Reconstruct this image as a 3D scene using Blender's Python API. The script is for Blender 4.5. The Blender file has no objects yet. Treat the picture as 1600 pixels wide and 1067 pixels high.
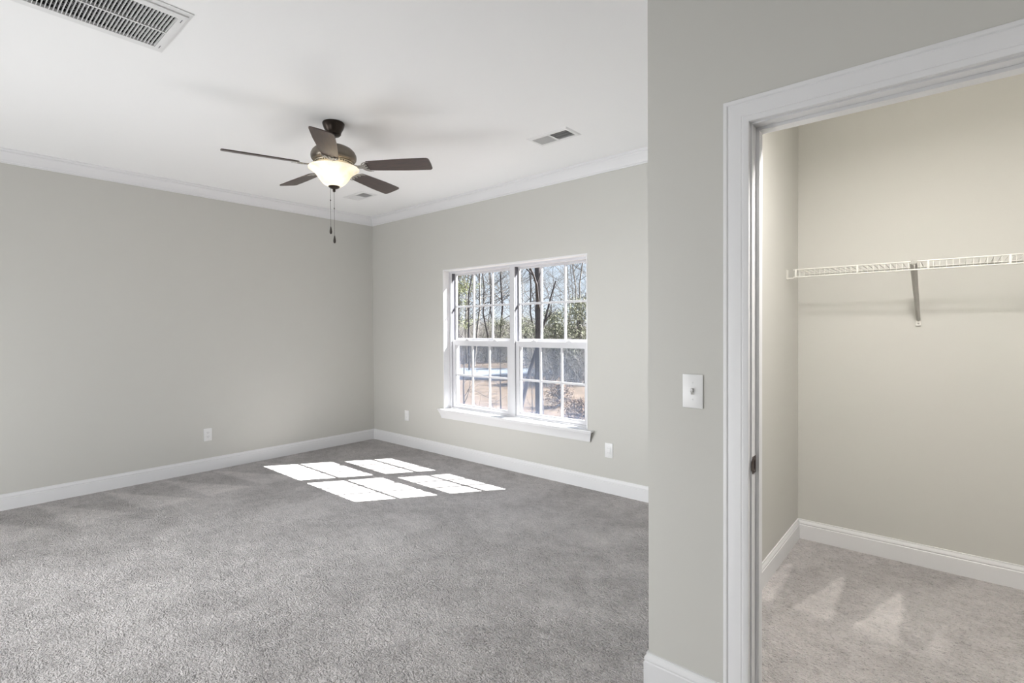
import bpy, bmesh, math, random
import numpy as np
from mathutils import Vector, Matrix

random.seed(7)
C = bpy.context.scene.collection
S = bpy.context.scene
R = math.radians
PI = math.pi

# ---------------------------------------------------------------- camera
CAM_H = 1.36075
YAW, PITCH, ROLL = 0.71085, -0.0130, -0.00537
Rv = Vector((math.cos(YAW), math.sin(YAW), 0)); Fv = Vector((-math.sin(YAW), math.cos(YAW), 0)); Zv = Vector((0, 0, 1))
low = -math.sin(PITCH) * Fv + math.cos(PITCH) * Zv
right = math.cos(ROLL) * Rv + math.sin(ROLL) * low
up = -math.sin(ROLL) * Rv + math.cos(ROLL) * low
fwd = math.cos(PITCH) * Fv + math.sin(PITCH) * Zv
cd = bpy.data.cameras.new('camera'); cam = bpy.data.objects.new('camera', cd); C.objects.link(cam)
cam.matrix_world = Matrix(((right.x, up.x, -fwd.x, 0), (right.y, up.y, -fwd.y, 0), (right.z, up.z, -fwd.z, CAM_H), (0, 0, 0, 1)))
cd.sensor_width = 36; cd.lens = 801.146 * 36 / 1600; cd.shift_y = -9.59 / 1600; cd.clip_start = 0.02; cd.clip_end = 600
S.camera = cam

# ---------------------------------------------------------------- colour management
S.view_settings.view_transform = 'Standard'; S.view_settings.look = 'None'
S.view_settings.gamma = 1; S.view_settings.exposure = 0.16; S.view_settings.use_curve_mapping = False

# ---------------------------------------------------------------- sky
wd = bpy.data.worlds.new('sky'); S.world = wd; wd.use_nodes = True
nt = wd.node_tree; nt.nodes.clear()
tc = nt.nodes.new('ShaderNodeTexCoord'); sp = nt.nodes.new('ShaderNodeSeparateXYZ'); rp = nt.nodes.new('ShaderNodeValToRGB')
bg = nt.nodes.new('ShaderNodeBackground'); wo = nt.nodes.new('ShaderNodeOutputWorld')
rp.color_ramp.elements[0].position = 0.0; rp.color_ramp.elements[0].color = (0.80, 0.88, 0.97, 1)
rp.color_ramp.elements[1].position = 0.55; rp.color_ramp.elements[1].color = (0.36, 0.58, 0.93, 1)
nt.links.new(tc.outputs['Generated'], sp.inputs[0]); nt.links.new(sp.outputs['Z'], rp.inputs[0])
nt.links.new(rp.outputs[0], bg.inputs[0]); nt.links.new(bg.outputs[0], wo.inputs[0])
bg.inputs[1].default_value = 1.02

# ---------------------------------------------------------------- sun (travels along -0.71,-1,-1.19)
sd = bpy.data.lights.new('sun', 'SUN'); sun = bpy.data.objects.new('sun', sd); C.objects.link(sun)
sd.energy = 46.0; sd.angle = R(0.12); sd.color = (1.0, 0.98, 0.96)
sun.rotation_euler = Vector((-0.715, -1.0, -1.19)).to_track_quat('-Z', 'Y').to_euler()
sun.location = (6, 14, 16)

# ---------------------------------------------------------------- added fill lamps out of view, brightening the room; no openings behind them
def area(name, loc, target, sx, sy, power, col):
    d = bpy.data.lights.new(name, 'AREA'); o = bpy.data.objects.new(name, d); C.objects.link(o)
    d.shape = 'RECTANGLE'; d.size = sx; d.size_y = sy; d.energy = power; d.color = col
    o.location = loc; o.rotation_euler = (Vector(target) - Vector(loc)).to_track_quat('-Z', 'Y').to_euler()
    return o
area('rear_wide_fill', (-3.3, -1.22, 0.95), (-3.2, 2.6, 2.6), 3.6, 1.5, 38, (0.965, 0.985, 1.0))
area('rear_low_fill', (-3.3, -1.25, 0.35), (-3.3, 2.6, 2.0), 3.6, 0.6, 40, (0.965, 0.985, 1.0))
area('rear_side_fill', (-4.2, -1.2, 1.2), (-1.5, 3.5, 1.4), 1.6, 1.6, 13, (0.965, 0.985, 1.0)).data.spread = R(70)
area('rear_high_fill', (-3.3, -1.1, 2.55), (-2.3, 1.6, 0), 2.6, 0.8, 30, (0.965, 0.985, 1.0)).data.spread = R(80)
area('rear_corner_fill', (-3.2, -1.2, 0.6), (-1.15, 3.7, 1.75), 1.6, 0.9, 3.6, (0.965, 0.985, 1.0)).data.spread = R(40)
area('overhead_fill', (0.5, 0.2, 2.70), (0.5, 0.2001, 0), 1.0, 1.4, 8, (1.0, 0.99, 0.98))

# ---------------------------------------------------------------- materials
def mat(name, col, rough=0.5, metal=0.0, spec=0.5, bump=None, var=None, emis=None):
    m = bpy.data.materials.new(name); m.use_nodes = True; t = m.node_tree; b = t.nodes['Principled BSDF']
    b.inputs['Base Color'].default_value = (*col, 1); b.inputs['Roughness'].default_value = rough
    b.inputs['Metallic'].default_value = metal; b.inputs['Specular IOR Level'].default_value = spec
    co = t.nodes.new('ShaderNodeTexCoord')
    if var:   # (scale, amount)
        n = t.nodes.new('ShaderNodeTexNoise'); n.inputs['Scale'].default_value = var[0]; n.inputs['Detail'].default_value = 4
        mr = t.nodes.new('ShaderNodeMapRange'); mr.inputs[3].default_value = 1 - var[1]; mr.inputs[4].default_value = 1 + var[1]
        mx = t.nodes.new('ShaderNodeVectorMath'); mx.operation = 'SCALE'; mx.inputs[0].default_value = col
        t.links.new(co.outputs['Object'], n.inputs[0]); t.links.new(n.outputs[0], mr.inputs[0])
        t.links.new(mr.outputs[0], mx.inputs['Scale']); t.links.new(mx.outputs[0], b.inputs['Base Color'])
    if bump:  # (scale, strength, distance)
        n = t.nodes.new('ShaderNodeTexNoise'); n.inputs['Scale'].default_value = bump[0]; n.inputs['Detail'].default_value = 3
        bp = t.nodes.new('ShaderNodeBump'); bp.inputs['Strength'].default_value = bump[1]; bp.inputs['Distance'].default_value = bump[2]
        t.links.new(co.outputs['Object'], n.inputs[0]); t.links.new(n.outputs[0], bp.inputs['Height']); t.links.new(bp.outputs[0], b.inputs['Normal'])
    if emis:
        b.inputs['Emission Color'].default_value = (*emis[0], 1); b.inputs['Emission Strength'].default_value = emis[1]
    return m

M = {}
M['wall'] = mat('greige_wall_paint', (0.585, 0.578, 0.545), 0.75, spec=0.25, bump=(180, 0.08, 0.002), var=(1.5, 0.012))
M['ceiling'] = mat('white_ceiling_paint', (0.90, 0.90, 0.90), 0.85, spec=0.2, bump=(140, 0.08, 0.002))
M['trim'] = mat('white_semi_gloss_trim', (0.765, 0.765, 0.775), 0.42, spec=0.35, var=(3, 0.01))
M['vinyl'] = mat('white_window_vinyl', (0.62, 0.62, 0.645), 0.40, var=(3, 0.01))
M['plastic'] = mat('white_plastic', (0.80, 0.80, 0.80), 0.3, bump=(50, 0.02, 0.001))
M['slot'] = mat('dark_slot', (0.03, 0.03, 0.03), 0.6, var=(50, 0.1))
M['strip'] = mat('grey_weatherstrip', (0.10, 0.10, 0.12), 0.7, var=(50, 0.1))
M['bronze'] = mat('dark_bronze', (0.040, 0.031, 0.026), 0.28, metal=0.85, var=(40, 0.12))
M['brush'] = mat('brushed_bronze', (0.20, 0.175, 0.145), 0.34, metal=0.9, var=(30, 0.12))
M['band'] = mat('pewter_band', (0.50, 0.46, 0.38), 0.38, metal=0.7, var=(60, 0.2))
M['nickel'] = mat('satin_metal', (0.42, 0.40, 0.37), 0.28, metal=0.9, var=(60, 0.1))
M['chain'] = mat('dull_chain_metal', (0.18, 0.17, 0.16), 0.5, metal=0.6, var=(60, 0.1))
M['fob'] = mat('dark_wood_fob', (0.025, 0.018, 0.014), 0.35, var=(60, 0.2))
M['vent'] = mat('white_enamel_metal', (0.78, 0.78, 0.78), 0.4, bump=(80, 0.02, 0.001))
M['ventgrey'] = mat('shaded_vent_interior', (0.16, 0.16, 0.17), 0.7, var=(40, 0.1))
M['duct'] = mat('duct_interior', (0.05, 0.05, 0.05), 0.8, var=(20, 0.2))
M['wire'] = mat('white_coated_wire', (0.74, 0.73, 0.69), 0.4, bump=(50, 0.02, 0.001))
M['bracket'] = mat('grey_steel_bracket', (0.42, 0.41, 0.38), 0.45, var=(40, 0.06))
M['siding'] = mat('outside_sheathing', (0.5, 0.5, 0.48), 0.8, var=(3, 0.06))

def wood_blade():
    m = bpy.data.materials.new('walnut_blade'); m.use_nodes = True; t = m.node_tree; b = t.nodes['Principled BSDF']
    co = t.nodes.new('ShaderNodeTexCoord'); mp = t.nodes.new('ShaderNodeMapping'); mp.inputs['Scale'].default_value = (6, 60, 60)
    n = t.nodes.new('ShaderNodeTexNoise'); n.inputs['Scale'].default_value = 2.2; n.inputs['Detail'].default_value = 6; n.inputs['Distortion'].default_value = 0.6
    r = t.nodes.new('ShaderNodeValToRGB'); r.color_ramp.elements[0].color = (0.018, 0.009, 0.007, 1); r.color_ramp.elements[1].color = (0.062, 0.030, 0.022, 1)
    r.color_ramp.elements[0].position = 0.3; r.color_ramp.elements[1].position = 0.72
    t.links.new(co.outputs['Object'], mp.inputs[0]); t.links.new(mp.outputs[0], n.inputs[0]); t.links.new(n.outputs[0], r.inputs[0])
    t.links.new(r.outputs[0], b.inputs['Base Color']); b.inputs['Roughness'].default_value = 0.42; b.inputs['Specular IOR Level'].default_value = 0.6
    b.inputs['Coat Weight'].default_value = 0.25; b.inputs['Coat Roughness'].default_value = 0.3
    return m
M['blade'] = wood_blade()

def bowl_mat():
    m = bpy.data.materials.new('frosted_glass_bowl'); m.use_nodes = True; t = m.node_tree; t.nodes.clear()
    o = t.nodes.new('ShaderNodeOutputMaterial'); d = t.nodes.new('ShaderNodeBsdfDiffuse'); tr = t.nodes.new('ShaderNodeBsdfTranslucent')
    g = t.nodes.new('ShaderNodeBsdfGlossy'); g.inputs['Roughness'].default_value = 0.15
    e = t.nodes.new('ShaderNodeEmission'); n = t.nodes.new('ShaderNodeTexNoise'); n.inputs['Scale'].default_value = 9; n.inputs['Detail'].default_value = 3
    co = t.nodes.new('ShaderNodeTexCoord'); r = t.nodes.new('ShaderNodeValToRGB')
    r.color_ramp.elements[0].color = (0.80, 0.74, 0.62, 1); r.color_ramp.elements[1].color = (0.96, 0.93, 0.86, 1)
    r.color_ramp.elements[0].position = 0.35; r.color_ramp.elements[1].position = 0.6
    t.links.new(co.outputs['Object'], n.inputs[0]); t.links.new(n.outputs[0], r.inputs[0])
    for k in (d, tr, e): t.links.new(r.outputs[0], k.inputs['Color'])
    e.inputs['Strength'].default_value = 0.30
    m1 = t.nodes.new('ShaderNodeMixShader'); m1.inputs[0].default_value = 0.5
    m2 = t.nodes.new('ShaderNodeMixShader'); m2.inputs[0].default_value = 0.05; ad = t.nodes.new('ShaderNodeAddShader')
    t.links.new(d.outputs[0], m1.inputs[1]); t.links.new(tr.outputs[0], m1.inputs[2])
    t.links.new(m1.outputs[0], m2.inputs[1]); t.links.new(g.outputs[0], m2.inputs[2])
    t.links.new(m2.outputs[0], ad.inputs[0]); t.links.new(e.outputs[0], ad.inputs[1]); t.links.new(ad.outputs[0], o.inputs[0])
    return m
M['bowl'] = bowl_mat()

def glass_mat():
    m = bpy.data.materials.new('window_glass'); m.use_nodes = True; t = m.node_tree; t.nodes.clear()
    o = t.nodes.new('ShaderNodeOutputMaterial'); a = t.nodes.new('ShaderNodeBsdfTransparent'); a.inputs[0].default_value = (0.97, 0.98, 0.98, 1)
    g = t.nodes.new('ShaderNodeBsdfGlossy'); g.inputs['Roughness'].default_value = 0.0
    mx = t.nodes.new('ShaderNodeMixShader'); mx.inputs[0].default_value = 0.025
    t.links.new(a.outputs[0], mx.inputs[1]); t.links.new(g.outputs[0], mx.inputs[2]); t.links.new(mx.outputs[0], o.inputs[0])
    return m
M['glass'] = glass_mat()

def screen_mat():
    m = bpy.data.materials.new('insect_screen_mesh'); m.use_nodes = True; t = m.node_tree; t.nodes.clear()
    o = t.nodes.new('ShaderNodeOutputMaterial'); a = t.nodes.new('ShaderNodeBsdfTransparent')
    d = t.nodes.new('ShaderNodeBsdfDiffuse'); d.inputs[0].default_value = (0.26, 0.30, 0.40, 1)
    mx = t.nodes.new('ShaderNodeMixShader'); mx.inputs[0].default_value = 0.36
    t.links.new(a.outputs[0], mx.inputs[1]); t.links.new(d.outputs[0], mx.inputs[2]); t.links.new(mx.outputs[0], o.inputs[0])
    return m
M['screen'] = screen_mat()

def N(t, typ, **kw):
    n = t.nodes.new(typ)
    for k, v in kw.items():
        if k.startswith('i'): n.inputs[int(k[1:])].default_value = v
        else: setattr(n, k, v)
    return n
def math_(t, op, a, b=None, c=None, clamp=False):
    n = t.nodes.new('ShaderNodeMath'); n.operation = op; n.use_clamp = clamp
    for i, v in enumerate((a, b, c)):
        if v is None: continue
        if isinstance(v, (int, float)): n.inputs[i].default_value = v
        else: t.links.new(v, n.inputs[i])
    return n.outputs[0]
def smooth(t, x, lo, hi):   # clamped smooth ramp from lo to hi
    n = t.nodes.new('ShaderNodeMapRange'); n.interpolation_type = 'SMOOTHSTEP'
    t.links.new(x, n.inputs[0]); n.inputs[1].default_value = lo; n.inputs[2].default_value = hi
    return n.outputs[0]

def carpet():
    m = bpy.data.materials.new('taupe_cut_pile_carpet'); m.use_nodes = True; t = m.node_tree; b = t.nodes['Principled BSDF']
    b.inputs['Roughness'].default_value = 0.95; b.inputs['Specular IOR Level'].default_value = 0.1
    b.inputs['Sheen Weight'].default_value = 0.15; b.inputs['Sheen Roughness'].default_value = 0.6
    co = t.nodes.new('ShaderNodeTexCoord'); P = co.outputs['Object']
    sep = N(t, 'ShaderNodeSeparateXYZ'); t.links.new(P, sep.inputs[0]); X, Y = sep.outputs[0], sep.outputs[1]
    wob = N(t, 'ShaderNodeTexNoise'); wob.inputs['Scale'].default_value = 7; wob.inputs['Detail'].default_value = 4; t.links.new(P, wob.inputs[0])
    wb = math_(t, 'MULTIPLY', math_(t, 'SUBTRACT', wob.outputs[0], 0.5), 0.05)
    # broad mottling left by feet and the vacuum
    big = N(t, 'ShaderNodeTexNoise'); big.inputs['Scale'].default_value = 2.3; big.inputs['Detail'].default_value = 5; big.inputs['Roughness'].default_value = 0.6
    big.inputs['Distortion'].default_value = 0.4; t.links.new(P, big.inputs[0])
    mid = N(t, 'ShaderNodeTexNoise'); mid.inputs['Scale'].default_value = 11; mid.inputs['Detail'].default_value = 5; t.links.new(P, mid.inputs[0])
    # vacuum strokes: teeth along the left wall
    def teeth(along, dist, period, phase, length, width, skew):
        a = math_(t, 'ADD', math_(t, 'ADD', along, phase), math_(t, 'ADD', wb, math_(t, 'MULTIPLY', dist, skew)))
        f = math_(t, 'FRACT', math_(t, 'DIVIDE', a, period))
        tri = math_(t, 'ABSOLUTE', math_(t, 'SUBTRACT', f, 0.5))           # 0 at stroke centre
        half = math_(t, 'MULTIPLY', math_(t, 'DIVIDE', dist, length), width)
        inside = smooth(t, math_(t, 'SUBTRACT', half, tri), -0.06, 0.07)
        return math_(t, 'MULTIPLY', inside, math_(t, 'MULTIPLY', smooth(t, dist, 0.03, 0.12), math_(t, 'SUBTRACT', 1.0, smooth(t, dist, length * 0.92, length * 1.08))))
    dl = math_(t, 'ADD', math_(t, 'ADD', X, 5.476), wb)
    t1 = teeth(Y, dl, 0.42, 0.05, 0.85, 0.40, -0.35)
    t1 = math_(t, 'MULTIPLY', t1, math_(t, 'SUBTRACT', 1.0, smooth(t, Y, 2.35, 2.5)))
    # strokes in the closet towards its back wall
    closet = math_(t, 'MULTIPLY', smooth(t, X, -0.78, -0.74), smooth(t, Y, 1.9, 2.0))
    dc = math_(t, 'SUBTRACT', 3.36, Y)
    t2 = math_(t, 'MULTIPLY', math_(t, 'MULTIPLY', teeth(X, dc, 0.25, 0.31, 0.62, 0.34, 0.12), closet), math_(t, 'SUBTRACT', 1.0, smooth(t, X, -0.10, 0.02)))
    # strokes near the partition wall
    dp = math_(t, 'SUBTRACT', -0.95, X)
    t3 = teeth(Y, dp, 0.55, 0.2, 0.8, 0.35, 0.6)
    t3 = math_(t, 'MULTIPLY', t3, math_(t, 'MULTIPLY', smooth(t, Y, 1.0, 1.2), math_(t, 'SUBTRACT', 1.0, smooth(t, X, -0.90, -0.88))))
    tone = math_(t, 'ADD', math_(t, 'MULTIPLY', smooth(t, big.outputs[0], 0.38, 0.62), 0.20), math_(t, 'MULTIPLY', smooth(t, mid.outputs[0], 0.35, 0.65), 0.12))
    tone = math_(t, 'ADD', tone, math_(t, 'MULTIPLY', t1, 0.26))
    tone = math_(t, 'ADD', tone, math_(t, 'MULTIPLY', t2, 0.36))
    tone = math_(t, 'ADD', tone, math_(t, 'MULTIPLY', t3, 0.12))
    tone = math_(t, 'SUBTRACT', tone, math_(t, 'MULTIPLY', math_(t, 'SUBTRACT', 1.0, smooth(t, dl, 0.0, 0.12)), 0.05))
    # pile
    mp = N(t, 'ShaderNodeMapping'); mp.inputs['Rotation'].default_value = (0, 0, R(40)); mp.inputs['Scale'].default_value = (1.0, 2.1, 1.0); t.links.new(P, mp.inputs[0])
    p1 = N(t, 'ShaderNodeTexNoise'); p1.inputs['Scale'].default_value = 34; p1.inputs['Detail'].default_value = 3; p1.inputs['Distortion'].default_value = 1.4; t.links.new(mp.outputs[0], p1.inputs[0])
    p2 = N(t, 'ShaderNodeTexVoronoi'); p2.inputs['Scale'].default_value = 120; t.links.new(P, p2.inputs[0])
    hgt = math_(t, 'ADD', math_(t, 'MULTIPLY', p1.outputs[0], 1.0), math_(t, 'MULTIPLY', p2.outputs[0], -0.35))
    # dark specks: shade in the pits between tufts, painted into the colour
    pits = N(t, 'ShaderNodeTexNoise'); pits.inputs['Scale'].default_value = 70; pits.inputs['Detail'].default_value = 2; pits.inputs['Distortion'].default_value = 1.2; t.links.new(mp.outputs[0], pits.inputs[0])
    pit_shade = smooth(t, pits.outputs[0], 0.33, 0.46)
    tone = math_(t, 'ADD', tone, math_(t, 'MULTIPLY', math_(t, 'SUBTRACT', pit_shade, 1.0), 0.42))
    st = N(t, 'ShaderNodeTexNoise'); st.inputs['Scale'].default_value = 22; st.inputs['Detail'].default_value = 4; st.inputs['Roughness'].default_value = 0.7; st.inputs['Distortion'].default_value = 0.8; t.links.new(mp.outputs[0], st.inputs[0])
    tone = math_(t, 'ADD', tone, math_(t, 'MULTIPLY', math_(t, 'SUBTRACT', st.outputs[0], 0.5), 0.55))
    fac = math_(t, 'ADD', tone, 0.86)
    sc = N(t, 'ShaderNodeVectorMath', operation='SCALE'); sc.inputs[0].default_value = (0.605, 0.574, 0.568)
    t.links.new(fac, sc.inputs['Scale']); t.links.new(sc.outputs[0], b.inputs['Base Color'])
    bp = N(t, 'ShaderNodeBump'); bp.inputs['Strength'].default_value = 1.0; bp.inputs['Distance'].default_value = 0.03
    t.links.new(hgt, bp.inputs['Height']); t.links.new(bp.outputs[0], b.inputs['Normal'])
    return m
M['carpet'] = carpet()

def noise_ramp(name, stops, scale, rough=0.9, detail=6, dist=0.5, bump=0.3, bdist=0.05):
    m = bpy.data.materials.new(name); m.use_nodes = True; t = m.node_tree; b = t.nodes['Principled BSDF']
    b.inputs['Roughness'].default_value = rough; b.inputs['Specular IOR Level'].default_value = 0.15
    co = t.nodes.new('ShaderNodeTexCoord'); n = t.nodes.new('ShaderNodeTexNoise'); n.inputs['Scale'].default_value = scale
    n.inputs['Detail'].default_value = detail; n.inputs['Distortion'].default_value = dist; n.inputs['Roughness'].default_value = 0.65
    r = t.nodes.new('ShaderNodeValToRGB'); e = r.color_ramp.elements
    e[0].position, e[0].color = stops[0][0], (*stops[0][1], 1); e[1].position, e[1].color = stops[-1][0], (*stops[-1][1], 1)
    for p, c in stops[1:-1]:
        k = e.new(p); k.color = (*c, 1)
    t.links.new(co.outputs['Object'], n.inputs[0]); t.links.new(n.outputs[0], r.inputs[0]); t.links.new(r.outputs[0], b.inputs['Base Color'])
    bp = t.nodes.new('ShaderNodeBump'); bp.inputs['Strength'].default_value = bump; bp.inputs['Distance'].default_value = bdist
    t.links.new(n.outputs[0], bp.inputs['Height']); t.links.new(bp.outputs[0], b.inputs['Normal'])
    return m
M['ground'] = noise_ramp('dry_leaf_ground', [(0.30, (0.025, 0.018, 0.013)), (0.45, (0.075, 0.054, 0.037)), (0.6, (0.12, 0.088, 0.062)), (0.75, (0.155, 0.125, 0.10))], 3.2, bump=0.5)
M['bark'] = noise_ramp('dark_grey_bark', [(0.3, (0.025, 0.023, 0.025)), (0.7, (0.075, 0.068, 0.07))], 9)
M['palebark'] = noise_ramp('pale_grey_bark', [(0.3, (0.12, 0.11, 0.10)), (0.7, (0.30, 0.28, 0.26))], 6)
M['twig'] = noise_ramp('grey_brown_twigs', [(0.3, (0.05, 0.047, 0.045)), (0.7, (0.15, 0.14, 0.13))], 3)
M['leaf'] = noise_ramp('evergreen_leaf', [(0.3, (0.075, 0.08, 0.055)), (0.7, (0.20, 0.205, 0.145))], 2)
M['yleaf'] = noise_ramp('yellow_green_leaf', [(0.3, (0.11, 0.12, 0.06)), (0.7, (0.22, 0.23, 0.12))], 2)
M['dryleaf'] = noise_ramp('dry_brown_leaf', [(0.3, (0.10, 0.07, 0.05)), (0.7, (0.26, 0.18, 0.12))], 4)
M['water'] = mat('pale_pond_water', (0.30, 0.34, 0.40), 0.12, spec=0.6, var=(0.8, 0.3))

# ---------------------------------------------------------------- object helpers
def link(name, me, m, parent=None):
    o = bpy.data.objects.new(name, me); C.objects.link(o)
    if m is not None: me.materials.append(M[m] if isinstance(m, str) else m)
    if parent: o.parent = parent
    return o
def finish(name, bm, m, parent=None, smooth_angle=None, loc=None):
    bmesh.ops.remove_doubles(bm, verts=bm.verts, dist=1e-6)
    bmesh.ops.recalc_face_normals(bm, faces=bm.faces)
    if loc:
        bmesh.ops.translate(bm, verts=bm.verts, vec=-Vector(loc))
    me = bpy.data.meshes.new(name); bm.to_mesh(me); bm.free()
    if smooth_angle:
        me.shade_smooth(); me.set_sharp_from_angle(angle=R(smooth_angle))
    o = link(name, me, m, parent)
    if loc: o.location = loc
    return o
def tag(o, label=None, cat=None, group=None, kind=None):
    if label: o['label'] = label
    if cat: o['category'] = cat
    if group: o['group'] = group
    if kind: o['kind'] = kind
    return o
def thing(name, label, cat, loc, rot=(0, 0, 0), group=None, kind=None):
    o = bpy.data.objects.new(name, None); C.objects.link(o); o.location = loc; o.rotation_euler = rot; o.empty_display_size = 0.1
    return tag(o, label, cat, group, kind)
def box(bm, x0, x1, y0, y1, z0, z1, bev=0.0, mx=None):
    vs = [bm.verts.new((x, y, z)) for z in (z0, z1) for y in (y0, y1) for x in (x0, x1)]
    fs = [bm.faces.new([vs[i] for i in f]) for f in ((0, 1, 3, 2), (4, 6, 7, 5), (0, 4, 5, 1), (2, 3, 7, 6), (0, 2, 6, 4), (1, 5, 7, 3))]
    if bev > 0:
        es = list({e for f in fs for e in f.edges})
        r = bmesh.ops.bevel(bm, geom=es, offset=bev, segments=2, affect='EDGES', profile=0.5)
        vs = list({v for f in r['faces'] for v in f.verts} | {v for v in vs if v.is_valid})
    if mx is not None: bmesh.ops.transform(bm, matrix=mx, verts=[v for v in vs if v.is_valid])
def lathe(bm, prof, seg=40, cx=0, cy=0):
    rings = []
    for r, z in prof:
        if r < 1e-6: rings.append([bm.verts.new((cx, cy, z))])
        else: rings.append([bm.verts.new((cx + r * math.cos(2 * PI * k / seg), cy + r * math.sin(2 * PI * k / seg), z)) for k in range(seg)])
    for a, b in zip(rings, rings[1:]):
        for k in range(seg):
            k2 = (k + 1) % seg
            if len(a) == 1 and len(b) == 1: continue
            if len(a) == 1: bm.faces.new((a[0], b[k2], b[k]))
            elif len(b) == 1: bm.faces.new((a[k], a[k2], b[0]))
            else: bm.faces.new((a[k], a[k2], b[k2], b[k]))
def tube(bm, pts, rad, seg=8, cap=True):
    pts = [Vector(p) for p in pts]; n = len(pts); rings = []
    rad = rad if isinstance(rad, (list, tuple)) else [rad] * n
    ref = None
    for i, p in enumerate(pts):
        d = (pts[min(i + 1, n - 1)] - pts[max(i - 1, 0)]).normalized()
        if ref is None: ref = d.orthogonal().normalized()
        ref = (ref - d * ref.dot(d)).normalized(); s = d.cross(ref)
        rings.append([bm.verts.new(p + (ref * math.cos(2 * PI * k / seg) + s * math.sin(2 * PI * k / seg)) * rad[i]) for k in range(seg)])
    for a, b in zip(rings, rings[1:]):
        for k in range(seg): bm.faces.new((a[k], a[(k + 1) % seg], b[(k + 1) % seg], b[k]))
    if cap: bm.faces.new(rings[0][::-1]); bm.faces.new(rings[-1])
def plate_holes(bm, mp, u0, u1, v0, v1, w0, w1, holes):
    """solid plate u,v with thickness w0..w1 and rectangular holes; mp(u,v,w)->xyz"""
    us = sorted({u0, u1} | {h[0] for h in holes} | {h[1] for h in holes}); vs = sorted({v0, v1} | {h[2] for h in holes} | {h[3] for h in holes})
    def solid(i, j):
        if i < 0 or j < 0 or i >= len(us) - 1 or j >= len(vs) - 1: return False
        cu, cv = (us[i] + us[i + 1]) / 2, (vs[j] + vs[j + 1]) / 2
        return not any(h[0] < cu < h[1] and h[2] < cv < h[3] for h in holes)
    def quad(*p): bm.faces.new([bm.verts.new(mp(*q)) for q in p])
    for i in range(len(us) - 1):
        for j in range(len(vs) - 1):
            if not solid(i, j): continue
            a, b, c, d = us[i], us[i + 1], vs[j], vs[j + 1]
            quad((a, c, w0), (b, c, w0), (b, d, w0), (a, d, w0)); quad((a, c, w1), (a, d, w1), (b, d, w1), (b, c, w1))
            if not solid(i - 1, j): quad((a, c, w0), (a, d, w0), (a, d, w1), (a, c, w1))
            if not solid(i + 1, j): quad((b, c, w0), (b, c, w1), (b, d, w1), (b, d, w0))
            if not solid(i, j - 1): quad((a, c, w0), (a, c, w1), (b, c, w1), (b, c, w0))
            if not solid(i, j + 1): quad((a, d, w0), (b, d, w0), (b, d, w1), (a, d, w1))
def sweep(names, path, prof, m, zbase=0.0):
    """each leg of the path becomes its own moulding, mitred to its neighbours; the room lies to the left of the path"""
    pts = [Vector(p) for p in path]; n = len(pts); dirs = [(pts[i + 1] - pts[i]).normalized() for i in range(n - 1)]
    nor = [Vector((-d.y, d.x)) for d in dirs]; mit = []
    for i in range(n):
        if i == 0: mit.append(nor[0])
        elif i == n - 1: mit.append(nor[-1])
        else:
            s = nor[i - 1] + nor[i]; mit.append(s / (1 + nor[i - 1].dot(nor[i])))
    out = []
    for i, nm in enumerate(names):
        bm = bmesh.new()
        ra = [bm.verts.new((pts[i].x + mit[i].x * o, pts[i].y + mit[i].y * o, zbase + z)) for o, z in prof]
        rb = [bm.verts.new((pts[i + 1].x + mit[i + 1].x * o, pts[i + 1].y + mit[i + 1].y * o, zbase + z)) for o, z in prof]
        k = len(prof)
        for j in range(k): bm.faces.new((ra[j], ra[(j + 1) % k], rb[(j + 1) % k], rb[j]))
        bm.faces.new(ra[::-1]); bm.faces.new(rb)
        o = finish(nm, bm, m, smooth_angle=35); tag(o, kind='structure'); out.append(o)
    return out

# ---------------------------------------------------------------- room dimensions
XL, XR = -5.476, 1.20          # left wall, right wall
YW, YR = 3.7136, -1.30         # window wall, rear wall
YD, YC = 1.8097, 1.9300        # door wall, room face and closet face
XP, XC = -0.877, -0.760        # partition, room face and closet face
H = 2.74
WX0, WX1, WZ0, WZ1 = -4.177, -2.352, 0.500, 1.996   # window opening
YO = YW + 0.19
DX0, DX1, DH = -0.525, 0.324, 2.050                 # rough door opening

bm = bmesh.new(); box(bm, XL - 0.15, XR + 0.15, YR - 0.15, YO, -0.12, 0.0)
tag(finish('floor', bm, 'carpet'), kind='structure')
RG = (-2.925, -2.582, 0.135, 0.772)                  # return grille opening
V1 = (-2.345, -2.032, 2.945, 3.080); V2 = (-4.808, -4.495, 2.945, 3.080)
bm = bmesh.new(); plate_holes(bm, lambda u, v, w: (u, v, w), XL - 0.15, XR + 0.15, YR - 0.15, YO, H, H + 0.14, [RG, V1, V2])
tag(finish('ceiling', bm, 'ceiling'), kind='structure')
bm = bmesh.new(); plate_holes(bm, lambda u, v, w: (u, w, v), XL, XR, 0, H, YW, YO, [(WX0, WX1, WZ0, WZ1)])
o = finish('wall_back', bm, 'wall'); tag(o, kind='structure')
bm = bmesh.new(); box(bm, XL - 0.15, XL, YR - 0.15, YO, 0, H); tag(finish('wall_left', bm, 'wall'), kind='structure')
bm = bmesh.new(); box(bm, XR, XR + 0.15, YR - 0.15, YO, 0, H); tag(finish('wall_right', bm, 'wall'), kind='structure')
bm = bmesh.new(); box(bm, XL, XR, YR - 0.15, YR, 0, H); tag(finish('wall_rear', bm, 'wall'), kind='structure')
bm = bmesh.new(); plate_holes(bm, lambda u, v, w: (u, w, v), XP, XR, 0, H, YD, YC, [(DX0, DX1, -0.0, DH)])
tag(finish('wall_closet_front', bm, 'wall'), kind='structure')
bm = bmesh.new(); box(bm, XP, XC, YC, YW, 0, H); tag(finish('wall_partition', bm, 'wall'), kind='structure')

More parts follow.
